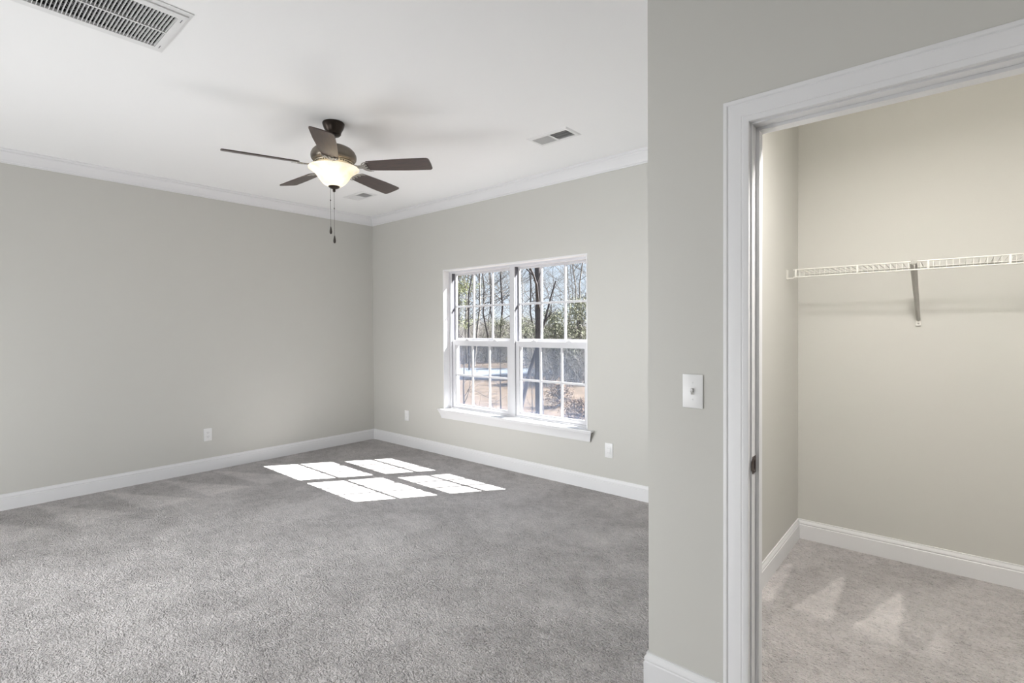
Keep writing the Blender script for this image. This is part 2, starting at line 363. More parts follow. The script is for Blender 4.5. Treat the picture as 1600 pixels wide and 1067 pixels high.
BASE = [(0, 0), (0.0145, 0), (0.0145, 0.088), (0.0115, 0.0915), (0.0115, 0.0945), (0.0135, 0.097), (0.0125, 0.106), (0.0075, 0.1135), (0.0065, 0.1165), (0.0065, 0.1230), (0, 0.1230)]
CROWN = [(0, -0.100), (0.009, -0.100), (0.0105, -0.090), (0.016, -0.087), (0.0175, -0.080), (0.024, -0.066), (0.034, -0.048), (0.046, -0.033), (0.056, -0.026), (0.0575, -0.018), (0.066, -0.015), (0.070, -0.008), (0.070, 0), (0, 0)]
sweep(['baseboard_closet_front', 'baseboard_partition', 'baseboard_back', 'baseboard_left', 'baseboard_rear', 'baseboard_right', 'baseboard_door_side'],
      [(-0.597, YD), (XP, YD), (XP, YW), (XL, YW), (XL, YR), (XR, YR), (XR, YD), (0.396, YD)], BASE, 'trim')
sweep(['baseboard_closet_side', 'baseboard_closet_right', 'baseboard_closet_back', 'baseboard_closet_left', 'baseboard_closet_near'],
      [(0.396, YC), (XR, YC), (XR, YW), (XC, YW), (XC, YC), (-0.597, YC)], BASE, 'trim')
sweep(['trim_1', 'trim_2', 'trim_3', 'trim_4', 'trim_5', 'trim_6'],
      [(XR, YD), (XP, YD), (XP, YW), (XL, YW), (XL, YR), (XR, YR), (XR, YD)], CROWN, 'trim', H)

# ---------------------------------------------------------------- window
win = thing('window_1', None, None, (0, 0, 0), kind='structure')
bm = bmesh.new()
YF = YW + 0.082                                     # face of the vinyl frames
plate_holes(bm, lambda u, v, w: (u, w, v), WX0, WX1, WZ0, WZ1, YW - 0.002, YO - 0.01, [(WX0 + 0.011, WX1 - 0.011, WZ0 + 0.0001, WZ1 - 0.012)])
finish('jamb', bm, 'trim', win)
UC = (-3.71475, -2.81425)
ZB, ZT = 0.5005, 1.984
bm = bmesh.new()
for c in UC:
    plate_holes(bm, lambda u, v, w: (u, w, v), c - 0.4502, c + 0.4502, ZB, ZT, YF, YO - 0.012, [(c - 0.4202, c + 0.4202, ZB + 0.012, ZT - 0.022)])
finish('frame', bm, 'vinyl', win)
bm = bmesh.new()
for c in UC:
    for s in (-1, 1): box(bm, c + s * 0.4200 - 0.0025, c + s * 0.4200 + 0.0025, YF + 0.012, YF + 0.075, ZB + 0.012, ZT - 0.022)
finish('weatherstrip', bm, 'strip', win)
def sash(c, half_g, z0, z1, g0, g1, y0, y1, nm):
    bm = bmesh.new()
    plate_holes(bm, lambda u, v, w: (u, w, v), c - 0.4168, c + 0.4168, z0, z1, y0, y1, [(c - half_g - 0.009, c + half_g + 0.009, g0 - 0.009, g1 + 0.009)])
    plate_holes(bm, lambda u, v, w: (u, w, v), c - half_g - 0.0095, c + half_g + 0.0095, g0 - 0.0095, g1 + 0.0095, y0 + 0.008, y1 - 0.004, [(c - half_g, c + half_g, g0, g1)])
    s = finish(nm, bm, 'vinyl', win)
    yg = (y0 + y1) / 2 + 0.003
    bm = bmesh.new(); box(bm, c - half_g - 0.004, c + half_g + 0.004, yg - 0.0015, yg + 0.0015, g0 - 0.004, g1 + 0.004)
    finish('glass_pane', bm, 'glass', s)
    bm = bmesh.new(); w = 0.0100; W = 2 * half_g / 3
    for k in (-0.5, 0.5): box(bm, c + k * W - w, c + k * W + w, yg - 0.0150, yg - 0.0020, g0, g1, 0.002)
    zm = (g0 + g1) / 2
    box(bm, c - half_g, c + half_g, yg - 0.0152, yg - 0.0022, zm - w, zm + w, 0.002)
    finish('muntin_grid', bm, 'vinyl', s, 30)
    return s
for c in UC:
    sash(c, 0.404, 1.205, ZT - 0.0225, 1.262, 1.942, YF + 0.051, YF + 0.083, 'upper_sash')
    s = sash(c, 0.366, ZB + 0.0125, 1.238, 0.549, 1.181, YF + 0.014, YF + 0.047, 'lower_sash')
    for dx in (-0.2, 0.2):
        bm = bmesh.new(); box(bm, c + dx - 0.028, c + dx + 0.028, YF + 0.016, YF + 0.044, 1.238, 1.246, 0.002); box(bm, c + dx - 0.012, c + dx + 0.018, YF + 0.012, YF + 0.024, 1.246, 1.256, 0.002)
        finish('sash_lock', bm, 'vinyl', s, 30)
    # insect screen over the lower half, outside
    bm = bmesh.new(); plate_holes(bm, lambda u, v, w: (u, w, v), c - 0.418, c + 0.418, ZB + 0.0125, 1.250, YF + 0.0855, YF + 0.0925, [(c - 0.398, c + 0.398, ZB + 0.030, 1.232)])
    f = finish('screen_frame', bm, 'vinyl', win)
    bm = bmesh.new(); bm.faces.new([bm.verts.new(p) for p in ((c - 0.399, YF + 0.089, ZB + 0.029), (c + 0.399, YF + 0.089, ZB + 0.029), (c + 0.399, YF + 0.089, 1.233), (c - 0.399, YF + 0.089, 1.233))])
    finish('screen_mesh', bm, 'screen', f)
# stool with horns, and the apron below
bm = bmesh.new()
box(bm, WX0 + 0.011, WX1 - 0.011, YW - 0.004, YF + 0.013, WZ0 - 0.016, WZ0 + 0.0003)
box(bm, -4.232, -2.290, YW - 0.048, YW - 0.0005, WZ0 - 0.016, WZ0 + 0.0003, 0.004)
finish('window_stool', bm, 'trim', win, 40)
bm = bmesh.new()
prof = [(0, 0), (0.040, 0), (0.040, -0.010), (0.034, -0.020), (0.024, -0.045), (0.016, -0.072), (0.0145, -0.084), (0, -0.084)]
L = [bm.verts.new((-4.224 + (0.040 - o) * 0.9, YW - 0.0005 - o, WZ0 - 0.016 + z)) for o, z in prof]
Rr = [bm.verts.new((-2.298 - (0.040 - o) * 0.9, YW - 0.0005 - o, WZ0 - 0.016 + z)) for o, z in prof]
for j in range(len(prof)): bm.faces.new((L[j], L[(j + 1) % len(prof)], Rr[(j + 1) % len(prof)], Rr[j]))
bm.faces.new(L[::-1]); bm.faces.new(Rr)
finish('window_apron', bm, 'trim', win, 30)

# ---------------------------------------------------------------- closet doorway
door = thing('door_1', None, None, (0, 0, 0), kind='structure')
JX0, JX1, JH = -0.507, 0.306, 2.032
bm = bmesh.new(); plate_holes(bm, lambda u, v, w: (u, w, v), DX0 + 0.0005, DX1 - 0.0005, 0.0, DH - 0.0005, YD + 0.0005, YC - 0.0005, [(JX0, JX1, -0.01, JH)])
finish('door_jamb', bm, 'trim', door)
bm = bmesh.new(); plate_holes(bm, lambda u, v, w: (u, w, v), JX0 + 0.0003, JX1 - 0.0003, 0.0, JH - 0.0003, YD + 0.043, YD + 0.080, [(JX0 + 0.011, JX1 - 0.011, -0.01, JH - 0.011)])
finish('door_stop', bm, 'trim', door)
CAS = [(0, 0.0115), (0.004, 0.0135), (0.012, 0.0140), (0.016, 0.0105), (0.019, 0.0120), (0.040, 0.0130), (0.058, 0.0165), (0.0625, 0.0150), (0.066, 0.0180), (0.078, 0.0185), (0.083, 0.0165), (0.084, 0)]
CAS = [(0.084 - a, b) for a, b in CAS]   # offset from the inner edge, thickness
def casing(y, sgn):
    bm = bmesh.new(); e = 0.005
    prof = [(0.0, 0.0)] + [(a, b) for a, b in sorted(CAS)][0:] + [(0.084, 0.0)]
    path = [(JX0 - e, 0.0, -1, 0), (JX0 - e, JH + e, -1, 1), (JX1 + e, JH + e, 1, 1), (JX1 + e, 0.0, 1, 0)]
    rings = [[bm.verts.new((x + a * ux, y + sgn * b, z + a * uz)) for a, b in prof] for x, z, ux, uz in path]
    for r0, r1 in zip(rings, rings[1:]):
        for j in range(len(prof)): bm.faces.new((r0[j], r0[(j + 1) % len(prof)], r1[(j + 1) % len(prof)], r1[j]))
    bm.faces.new(rings[0]); bm.faces.new(rings[-1][::-1])
    finish('door_casing', bm, 'trim', door, 25)
casing(YD - 0.0003, -1); casing(YC + 0.0003, 1)
# strike plate on the left jamb
bm = bmesh.new()
x = JX0
plate_holes(bm, lambda u, v, w: (w, u, v), YD + 0.006, YD + 0.040, 0.871, 0.928, x, x + 0.0016, [(YD + 0.017, YD + 0.030, 0.886, 0.913)])
for k in range(5):
    a0, a1 = k / 5, (k + 1) / 5
    y0, y1 = YD + 0.006 - 0.013 * a0, YD + 0.006 - 0.013 * a1; q0, q1 = x + 0.006 * a0 ** 2, x + 0.006 * a1 ** 2; zz0, zz1 = 0.010 * a0, 0.010 * a1
    q0 = x + 0.0016 - 0.004 * a0 ** 2 * 0; q1 = q0
    vs = [bm.verts.new(p) for p in ((q0, y0, 0.876 + zz0), (q0, y1, 0.876 + zz1), (q0, y1, 0.923 - zz1), (q0, y0, 0.923 - zz0))]; bm.faces.new(vs)
    vs = [bm.verts.new(p) for p in ((x, y0, 0.876 + zz0), (x, y1, 0.876 + zz1), (x, y1, 0.923 - zz1), (x, y0, 0.923 - zz0))]; bm.faces.new(vs[::-1])
M['oilbronze'] = mat('oil_rubbed_bronze', (0.055, 0.026, 0.018), 0.3, metal=0.5, var=(60, 0.2))
o = finish('strike_plate', bm, 'oilbronze', door); o['label'] = 'dark bronze strike plate with rounded lip'
bm = bmesh.new(); box(bm, x + 0.0001, x + 0.0006, YD + 0.017, YD + 0.030, 0.886, 0.913)
finish('latch_hole', bm, 'slot', o)
for zz in (0.8785, 0.9205):
    bm = bmesh.new(); lathe(bm, [(0, 0.0012), (0.0028, 0.0010), (0.0034, 0)], 16)
    bmesh.ops.transform(bm, matrix=Matrix.Translation((x + 0.0016, YD + 0.0235, zz)) @ Matrix.Rotation(R(90), 4, 'Y'), verts=bm.verts)
    finish('screw', bm, 'nickel', o, 40)

# ---------------------------------------------------------------- ceiling fan
FX, FY = -3.141, 1.834
fan = thing('ceiling_fan', 'bronze ceiling fan with five dark wood blades and a lit frosted glass bowl', 'ceiling fan', (FX, FY, H))
def fz(z): return z - H
def fpart(name, prof, m, seg=48, parent=fan, ang=35):
    bm = bmesh.new(); lathe(bm, [(r, fz(z)) for r, z in prof], seg); return finish(name, bm, m, parent, ang)
fpart('canopy', [(0, 2.7398), (0.066, 2.7398), (0.0705, 2.735), (0.0705, 2.726), (0.068, 2.715), (0.061, 2.698), (0.052, 2.682), (0.048, 2.670), (0.047, 2.662), (0.040, 2.655), (0.020, 2.652), (0, 2.652)], 'bronze')
fpart('downrod', [(0, 2.665), (0.0125, 2.665), (0.0125, 2.600), (0.024, 2.598), (0.024, 2.584), (0, 2.584)], 'brush', 24)
mo = fpart('motor_housing', [(0, 2.588), (0.030, 2.5875), (0.060, 2.585), (0.092, 2.577), (0.118, 2.564), (0.135, 2.547), (0.1445, 2.528), (0.1465, 2.512), (0.1440, 2.497), (0.137, 2.488), (0.134, 2.4865), (0.134, 2.484), (0.128, 2.480), (0, 2.480)], 'brush', 56)
b = bmesh.new()
lathe(b, [(0.118, fz(2.4795)), (0.121, fz(2.476)), (0.112, fz(2.462)), (0.100, fz(2.452)), (0, fz(2.452))], 56)
mb = finish('vent_band', b, 'band', mo, 35); mb['label'] = 'pale pewter lattice band under the motor'
b = bmesh.new()
for k in range(40):
    a = 2 * PI * k / 40; mx = Matrix.Rotation(a, 4, 'Z') @ Matrix.Translation((0.1165, 0, fz(2.4695))) @ Matrix.Rotation(R(-35), 4, 'Y')
    box(b, -0.001, 0.0025, -0.0045, 0.0045, -0.006, 0.006, 0, mx)
finish('vent_slots', b, 'bronze', mo)
fpart('switch_housing', [(0, 2.452), (0.070, 2.452), (0.074, 2.446), (0.074, 2.420), (0.066, 2.412), (0.058, 2.405), (0, 2.405)], 'nickel', 40)
PITCHB = R(13)
def blade_mesh():
    bm = bmesh.new(); out = []
    r0, r1 = 0.215, 0.660
    def halfw(r):
        t_ = (r - r0) / (r1 - r0)
        w = 0.052 + 0.016 * min(1, t_ * 1.6)
        return w
    pts = []
    n = 14
    for k in range(n + 1):                      # root arc
        a = PI / 2 + PI * k / n; pts.append((r0 + 0.028 + 0.028 * math.cos(a) * 1.0, 0.052 * math.sin(a)))
    for k in range(1, 9):
        r = r0 + 0.028 + (r1 - 0.035 - r0 - 0.028) * k / 8; pts.append((r, -halfw(r)))
    for k in range(1, 8):                       # rounded outer corners
        a = -PI / 2 + (PI / 2) * k / 7; pts.append((r1 - 0.024 + 0.022 * math.cos(a), -halfw(r1) + 0.022 + 0.022 * math.sin(a)))
    pts.append((r1, 0))
    for k in range(0, 8):
        a = (PI / 2) * k / 7; pts.append((r1 - 0.024 + 0.022 * math.cos(a), halfw(r1) - 0.022 + 0.022 * math.sin(a)))
    for k in range(8, 0, -1):
        r = r0 + 0.028 + (r1 - 0.035 - r0 - 0.028) * k / 8; pts.append((r, halfw(r)))
    lo = [bm.verts.new((x, y, -0.003)) for x, y in pts]; hi = [bm.verts.new((x, y, 0.003)) for x, y in pts]
    bm.faces.new(lo[::-1]); bm.faces.new(hi)
    for k in range(len(pts)): bm.faces.new((lo[k], lo[(k + 1) % len(pts)], hi[(k + 1) % len(pts)], hi[k]))
    return bm
def iron_mesh():
    bm = bmesh.new()
    # arm from the motor out under the blade, fanning into three fingers with two crescent scrolls
    def bar(p, q, w0, w1, th=0.004):
        p = Vector(p); q = Vector(q); d = (q - p).normalized(); s = Vector((-d.y, d.x, 0)).normalized(); u = d.cross(s) * -1
        vs = []
        for c, w in ((p, w0), (q, w1)):
            for a, b_ in ((-1, -1), (1, -1), (1, 1), (-1, 1)): vs.append(bm.verts.new(c + s * w * a + Vector((0, 0, th)) * b_))
        for f in ((0, 3, 2, 1), (4, 5, 6, 7), (0, 1, 5, 4), (1, 2, 6, 5), (2, 3, 7, 6), (3, 0, 4, 7)): bm.faces.new([vs[i] for i in f])
    bar((0.095, 0, 0.006), (0.165, 0, -0.006), 0.017, 0.013)
    bar((0.160, 0, -0.006), (0.196, 0, -0.008), 0.012, 0.016)
    for rad_, ox, th in ((0.058, 0.246, 0.0046), (0.058, 0.262, 0.0036)):
        arc = []
        for k in range(17):
            a = R(96 + 168 * k / 16); arc.append((ox + rad_ * 0.92 * math.cos(a), rad_ * math.sin(a), -0.0075))
        tube(bm, arc, [th * (0.35 + 0.65 * math.sin(PI * k / 16)) for k in range(17)], 8)
    for sy in (-0.026, 0, 0.026):
        bar((0.196, sy * 0.7, -0.008), (0.232, sy, -0.0075), 0.005, 0.004, 0.0025)
        lathe(bm, [(0, -0.0125), (0.005, -0.0115), (0.006, -0.008)], 14, 0.230, sy)
    return bm
blade0 = None
for k in range(5):
    a = R(36 + 72 * k)
    if blade0 is None:
        blade0 = finish('fan_blade', blade_mesh(), 'blade', fan)
        iron0 = finish('blade_iron', iron_mesh(), 'nickel', blade0, 40)
        bl = blade0
    else:
        bl = blade0.copy(); C.objects.link(bl); bl.parent = fan
        ir = iron0.copy(); C.objects.link(ir); ir.parent = bl
    bl.matrix_local = Matrix.Translation((0, 0, fz(2.447))) @ Matrix.Rotation(a, 4, 'Z') @ Matrix.Rotation(-PITCHB, 4, 'X')
# glass bowl (double walled bell)
outer = [(0.1630, 2.4360), (0.1625, 2.4320), (0.154, 2.4255), (0.141, 2.4175), (0.128, 2.408), (0.117, 2.397), (0.107, 2.384), (0.096, 2.367), (0.083, 2.349), (0.069, 2.334), (0.053, 2.323), (0.036, 2.3175), (0.008, 2.317)]
inner = [(r - 0.003 if r > 0.02 else r, z + 0.003) for r, z in outer[::-1]]
gb = fpart('glass_bowl', outer + inner + [outer[0]], 'bowl', 56, ang=60)
fpart('finial', [(0, 2.3165), (0.036, 2.3185), (0.037, 2.314), (0.030, 2.307), (0.016, 2.301), (0.010, 2.299), (0.008, 2.294), (0.010, 2.288), (0.006, 2.280), (0, 2.279)], 'bronze', 32)
b = bmesh.new(); tube(b, [(0, 0, fz(2.31)), (0, 0, fz(2.41))], 0.004, 8); finish('bowl_stem', b, 'nickel', fan)
for nm, off, ztop, zmid, zf0, zf1 in (('pull_chain', (-0.019, -0.016), 2.415, 2.226, 2.052, 2.000), ('pull_chain', (-0.0005, 0.0), 2.282, 2.170, 1.991, 1.938)):
    b = bmesh.new(); tube(b, [(off[0], off[1], fz(ztop)), (off[0], off[1], fz(zf0))], 0.0010, 6)
    n_ = int((ztop - zf0) / 0.006)
    for k in range(n_): bmesh.ops.create_icosphere(b, subdivisions=1, radius=0.0017, matrix=Matrix.Translation((off[0], off[1], fz(ztop - 0.006 * (k + 0.5)))))
    ch = finish(nm, b, 'chain', fan)
    b = bmesh.new(); lathe(b, [(0, fz(zmid + 0.006)), (0.003, fz(zmid + 0.004)), (0.003, fz(zmid - 0.004)), (0, fz(zmid - 0.006))], 12, *off); finish('chain_coupler', b, 'bronze', ch)
    b = bmesh.new(); h = zf0 - zf1
    lathe(b, [(0, fz(zf0)), (0.0032, fz(zf0 - 0.04 * h)), (0.0055, fz(zf0 - 0.3 * h)), (0.0085, fz(zf0 - 0.65 * h)), (0.0080, fz(zf0 - 0.85 * h)), (0.004, fz(zf0 - 0.98 * h)), (0, fz(zf1))], 18, *off)
    finish('chain_fob', b, 'fob', ch, 60)
pl = bpy.data.lights.new('fan_bulb_light', 'POINT'); po = bpy.data.objects.new('fan_bulb_light', pl); C.objects.link(po)
pl.energy = 0.85; pl.color = (1.0, 0.86, 0.66); pl.shadow_soft_size = 0.03; po.parent = fan; po.location = (0.045, -0.03, fz(2.385))

# ---------------------------------------------------------------- ceiling registers
def register(loc, label):
    root = thing('ceiling_register', label, 'vent', loc, group=None)
    bm = bmesh.new(); hx, hy = 0.178, 0.0975
    hol = [(-0.1475, -0.0080, -0.0600, 0.0600), (0.0080, 0.1475, -0.0600, 0.0600)]
    plate_holes(bm, lambda u, v, w: (u, v, w), -hx + 0.012, hx - 0.012, -hy + 0.012, hy - 0.012, -0.0060, -0.0035, hol)
    # sloping rim
    o_ = [(-hx, -hy), (hx, -hy), (hx, hy), (-hx, hy)]; i_ = [(-hx + 0.012, -hy + 0.012), (hx - 0.012, -hy + 0.012), (hx - 0.012, hy - 0.012), (-hx + 0.012, hy - 0.012)]
    for k in range(4):
        k2 = (k + 1) % 4
        bm.faces.new([bm.verts.new(p) for p in ((*o_[k], -0.0003), (*o_[k2], -0.0003), (*i_[k2], -0.0060), (*i_[k], -0.0060))])
        bm.faces.new([bm.verts.new(p) for p in ((*o_[k], -0.0003), (*i_[k], -0.0035), (*i_[k2], -0.0035), (*o_[k2], -0.0003))])
    finish('register_frame', bm, 'vent', root)
    for s, nm in ((-1, 'louver_bank'), (1, 'louver_bank')):
        bm = bmesh.new()
        for k in range(14):
            x_ = s * 0.0775 - 0.066 + 0.132 * k / 13
            mx = Matrix.Translation((x_, 0, 0.001)) @ Matrix.Rotation(R(42) * -s, 4, 'Y')
            box(bm, -0.0004, 0.0004, -0.060, 0.060, -0.0065, 0.0065, 0, mx)
        for yy in (-0.02, 0.02): box(bm, s * 0.0775 - 0.0695, s * 0.0775 + 0.0695, yy - 0.0006, yy + 0.0006, 0.003, 0.008)
        finish(nm, bm, 'vent', root)
    bm = bmesh.new(); plate_holes(bm, lambda u, v, w: (u, v, w), -0.156, 0.156, -0.067, 0.067, 0.010, 0.130, [(-0.1545, 0.1545, -0.0655, 0.0655)])
    box(bm, -0.156, 0.156, -0.067, 0.067, 0.1301, 0.135)
    finish('duct_boot', bm, 'duct', root)
    for yy in (-0.079, 0.079):
        bm = bmesh.new(); lathe(bm, [(0, -0.0075), (0.0025, -0.007), (0.003, -0.006)], 12, 0.0 + (-0.165 if yy < 0 else 0.165) * 0, yy); finish('screw', bm, 'vent', root)
    return root
register((-2.1885, 3.0115, H), 'white ceiling register with two louver banks, to the right of the fan')
register((-4.6545, 3.0115, H), 'small white ceiling register low behind the fan bowl, near the far corner')

# return air grille
rg = thing('return_air_grille', 'large white slatted return air grille in the ceiling at the upper left', 'vent', (-2.7535, 0.4535, H))
bm = bmesh.new()
hx, hy = 0.2060, 0.3450
plate_holes(bm, lambda u, v, w: (u, v, w), -hx, hx, -hy, hy, -0.011, -0.0005, [(-0.1690, 0.1690, -0.3150, 0.3150)])
finish('grille_frame', bm, 'vent', rg)
bm = bmesh.new(); plate_holes(bm, lambda u, v, w: (u, v, w), -hx - 0.016, hx + 0.030, -hy - 0.012, hy + 0.012, -0.0045, -0.0004, [(-hx + 0.001, hx - 0.001, -hy + 0.001, hy - 0.001)])
finish('mounting_flange', bm, 'vent', rg)
bm = bmesh.new()
n_ = 47
for k in range(n_):
    y_ = -0.3115 + 0.623 * k / (n_ - 1)
    mx = Matrix.Translation((0, y_, -0.0035)) @ Matrix.Rotation(R(-4), 4, 'X')
    box(bm, -0.1690, 0.1690, -0.0013, 0.0013, -0.0060, 0.0060, 0, mx)
finish('louvers', bm, 'vent', rg)
bm = bmesh.new(); box(bm, -0.0050, 0.0050, -0.3150, 0.3150, -0.0118, -0.0105); box(bm, -0.0008, 0.0008, -0.315, 0.315, -0.0105, 0.004); finish('centre_bar', bm, 'vent', rg)
def filter_mat():
    m = bpy.data.materials.new('pleated_filter_scrim'); m.use_nodes = True; t = m.node_tree; b = t.nodes['Principled BSDF']; b.inputs['Roughness'].default_value = 0.9
    co = t.nodes.new('ShaderNodeTexCoord'); w = t.nodes.new('ShaderNodeTexWave'); w.wave_type = 'BANDS'; w.bands_direction = 'DIAGONAL'
    w.inputs['Scale'].default_value = 26; w.inputs['Distortion'].default_value = 6; w.inputs['Detail'].default_value = 0; w.inputs['Detail Scale'].default_value = 2.2
    r = t.nodes.new('ShaderNodeValToRGB'); r.color_ramp.elements[0].position = 0.62; r.color_ramp.elements[0].color = (0.006, 0.006, 0.006, 1)
    r.color_ramp.elements[1].position = 0.75; r.color_ramp.elements[1].color = (0.30, 0.30, 0.30, 1)
    t.links.new(co.outputs['Object'], w.inputs[0]); t.links.new(w.outputs[0], r.inputs[0]); t.links.new(r.outputs[0], b.inputs['Base Color'])
    return m
M['filter'] = filter_mat()
bm = bmesh.new(); box(bm, -0.1700, 0.1700, -0.3170, 0.3170, 0.012, 0.030); finish('air_filter', bm, 'filter', rg)
bm = bmesh.new(); plate_holes(bm, lambda u, v, w: (u, v, w), -0.1712, 0.1712, -0.3182, 0.3182, 0.004, 0.130, [(-0.1702, 0.1702, -0.3172, 0.3172)])
box(bm, -0.1712, 0.1712, -0.3182, 0.3182, 0.1301, 0.135); finish('duct_box', bm, 'duct', rg)
for y_, x_ in ((0.330, 0.155), (0.330, -0.155)):
    bm = bmesh.new(); box(bm, x_ - 0.014, x_ + 0.014, y_ - 0.0012, y_ + 0.0012, -0.0125, -0.011); finish('latch', bm, 'strip', rg)

# ---------------------------------------------------------------- wall plates
def plate(name, label, cat, loc, rotz, kind):
    root = thing(name, label, cat, loc, (0, 0, rotz))      # local: plate in XZ plane, front towards -Y
    bm = bmesh.new(); w, h = (0.037, 0.0605)
    box(bm, -w, w, -0.0055, -0.0003, -h, h, 0.0028); finish('cover_plate', bm, 'plastic', root, 40)
    if kind == 'duplex':
        for s in (-1, 1):
            bm = bmesh.new(); box(bm, -0.0165, 0.0165, -0.0075, -0.0056, s * 0.0195 - 0.0135, s * 0.0195 + 0.0135, 0.0016); r = finish('receptacle', bm, 'plastic', root, 40)
            bm = bmesh.new()
            for xx, hh in ((-0.0065, 0.0045), (0.0065, 0.0036)): box(bm, xx - 0.0009, xx + 0.0009, -0.0079, -0.00755, s * 0.0195 + 0.001 - hh + 0.002, s * 0.0195 + 0.003 + hh)
            lathe(bm, [(0, -0.0001), (0.0022, -0.0001), (0.0022, 0.0002), (0, 0.0002)], 12)
            vv = bm.verts[-26:] if False else None
            bmesh.ops.transform(bm, matrix=Matrix.Translation((0, -0.00772, s * 0.0195 - 0.0072)) @ Matrix.Rotation(R(90), 4, 'X'), verts=[v for v in bm.verts if abs(v.co.y) < 0.004])
            finish('slots', bm, 'slot', r)
    elif kind == 'rocker':
        bm = bmesh.new(); box(bm, -0.0165, 0.0165, -0.0074, -0.0056, -0.0335, 0.0335, 0.0012); r = finish('receptacle', bm, 'plastic', root, 40)
        for s in (-1, 1):
            bm = bmesh.new()
            for xx in (-0.006, 0.006): box(bm, xx - 0.0007, xx + 0.0007, -0.0078, -0.00745, s * 0.019 - 0.003, s * 0.019 + 0.0035)
            finish('slots', bm, 'slot', r)
    elif kind == 'toggle':
        bm = bmesh.new(); plate_holes(bm, lambda u, v, w_: (u, w_, v), -0.0068, 0.0068, -0.0135, 0.0135, -0.0068, -0.0056, [(-0.0052, 0.0052, -0.0120, 0.0120)]); finish('toggle_surround', bm, 'plastic', root)
        bm = bmesh.new(); box(bm, -0.0050, 0.0050, -0.0058, -0.0056, -0.0118, 0.0118); finish('toggle_slot', bm, 'bracket', root)
        bm = bmesh.new(); box(bm, -0.0042, 0.0042, -0.0145, 0.0, -0.0048, 0.0048, 0.0012, Matrix.Translation((0, -0.006, 0)) @ Matrix.Rotation(R(-28), 4, 'X')); finish('toggle_lever', bm, 'plastic', root, 40)
    zs = (-0.0300, 0.0300) if kind == 'toggle' else ((0.0,) if kind == 'duplex' else (-0.0485, 0.0485))
    for zz in zs:
        bm = bmesh.new(); lathe(bm, [(0, 0.0016), (0.0026, 0.0012), (0.0032, 0)], 14)
        bmesh.ops.transform(bm, matrix=Matrix.Translation((0, -0.0055, zz)) @ Matrix.Rotation(R(90), 4, 'X'), verts=bm.verts); finish('screw', bm, 'plastic', root, 40)
    return root
plate('wall_outlet', 'white duplex wall outlet low on the left wall', 'outlet', (XL, 1.830, 0.350), R(90), 'duplex')
plate('wall_outlet', 'white outlet plate below and left of the window, near the room corner', 'outlet', (-4.817, YW, 0.356), 0, 'rocker')
plate('wall_outlet', 'white outlet plate below and right of the window', 'outlet', (-2.148, YW, 0.353), 0, 'rocker')
plate('light_switch', 'white toggle light switch beside the closet doorway', 'light switch', (-0.7050, YD, 1.134), 0, 'toggle')

# ---------------------------------------------------------------- closet wire shelf
sh = thing('wire_shelf', 'white ventilated wire shelf across the closet back wall', 'shelf', (0, YW, 1.70))
SY0, SY1 = -0.305, -0.008; SX0, SX1 = -0.722, XR - 0.01
bm = bmesh.new()
x_ = SX0 + 0.010
pts_n = int((SX1 - SX0) / 0.0254)
for k in range(pts_n):
    xx = SX0 + 0.008 + 0.0254 * k
    tube(bm, [(xx, SY1, 0.0), (xx, SY0 + 0.004, 0.0), (xx, SY0, -0.004), (xx, SY0, -0.042)], 0.00135, 5)
finish('deck_wires', bm, 'wire', sh, 60)
for nm, yy, zz, rr in (('front_rail', SY0 - 0.0035, 0.0005, 0.0034), ('lip_rail', SY0 - 0.0035, -0.0425, 0.0034), ('back_rail', SY1, -0.0030, 0.0028)):
    bm = bmesh.new(); tube(bm, [(SX0, yy, zz), (SX1, yy, zz)], rr, 8); finish(nm, bm, 'wire', sh, 60)
xx = SX0 + 0.012
k = 0
while xx < SX1:
    bm = bmesh.new(); box(bm, xx - 0.0045, xx + 0.0045, SY0 - 0.0072, SY0 + 0.0002, -0.0420, 0.0010, 0.001); finish('lip_clip', bm, 'wire', sh, 40)
    xx += 0.305
# angled brace
bx = -0.1565
bm = bmesh.new()
p0, p1 = Vector((bx - 0.004, SY0 + 0.006, -0.010)), Vector((bx + 0.006, -0.012, -0.305))
d = (p1 - p0).normalized(); sx = Vector((1, 0, 0)); nn = d.cross(sx).normalized()
for a, b_, th in ((p0, p1, 0.0012),):
    w0, w1 = 0.0150, 0.0095
    A = [p0 - sx * w0, p0 + nn * 0.010, p0 + sx * w0, p0 + nn * 0.0125]
    B = [p1 - sx * w1, p1 + nn * 0.006, p1 + sx * w1, p1 + nn * 0.0085]
    va = [bm.verts.new(v) for v in A]; vb = [bm.verts.new(v) for v in B]
    for k in range(4): bm.faces.new((va[k], va[(k + 1) % 4], vb[(k + 1) % 4], vb[k]))
    bm.faces.new(va); bm.faces.new(vb[::-1])
br = finish('support_brace', bm, 'bracket', sh); br['label'] = 'grey steel diagonal brace'
bm = bmesh.new(); box(bm, bx - 0.015, bx + 0.011, SY0 - 0.0085, SY0 + 0.012, -0.012, 0.0055, 0.001); finish('brace_hook', bm, 'bracket', br)
bm = bmesh.new(); box(bm, bx - 0.006, bx + 0.018, -0.012, -0.0005, -0.335, -0.296, 0.002); finish('brace_foot', bm, 'wire', br)
bm = bmesh.new(); lathe(bm, [(0, 0.003), (0.004, 0.002), (0.0045, 0)], 12); bmesh.ops.transform(bm, matrix=Matrix.Translation((bx + 0.006, -0.012, -0.322)) @ Matrix.Rotation(R(90), 4, 'X'), verts=bm.verts); finish('brace_screw', bm, 'bracket', br)
# end bracket on the closet's left wall
bm = bmesh.new(); box(bm, XC + 0.0005, XC + 0.004, SY0 - 0.012, SY0 + 0.03, -0.052, 0.004, 0.001); box(bm, XC + 0.003, SX0 + 0.001, SY0 - 0.006, SY0 + 0.002, -0.049, -0.045)
finish('end_bracket', bm, 'wire', sh)

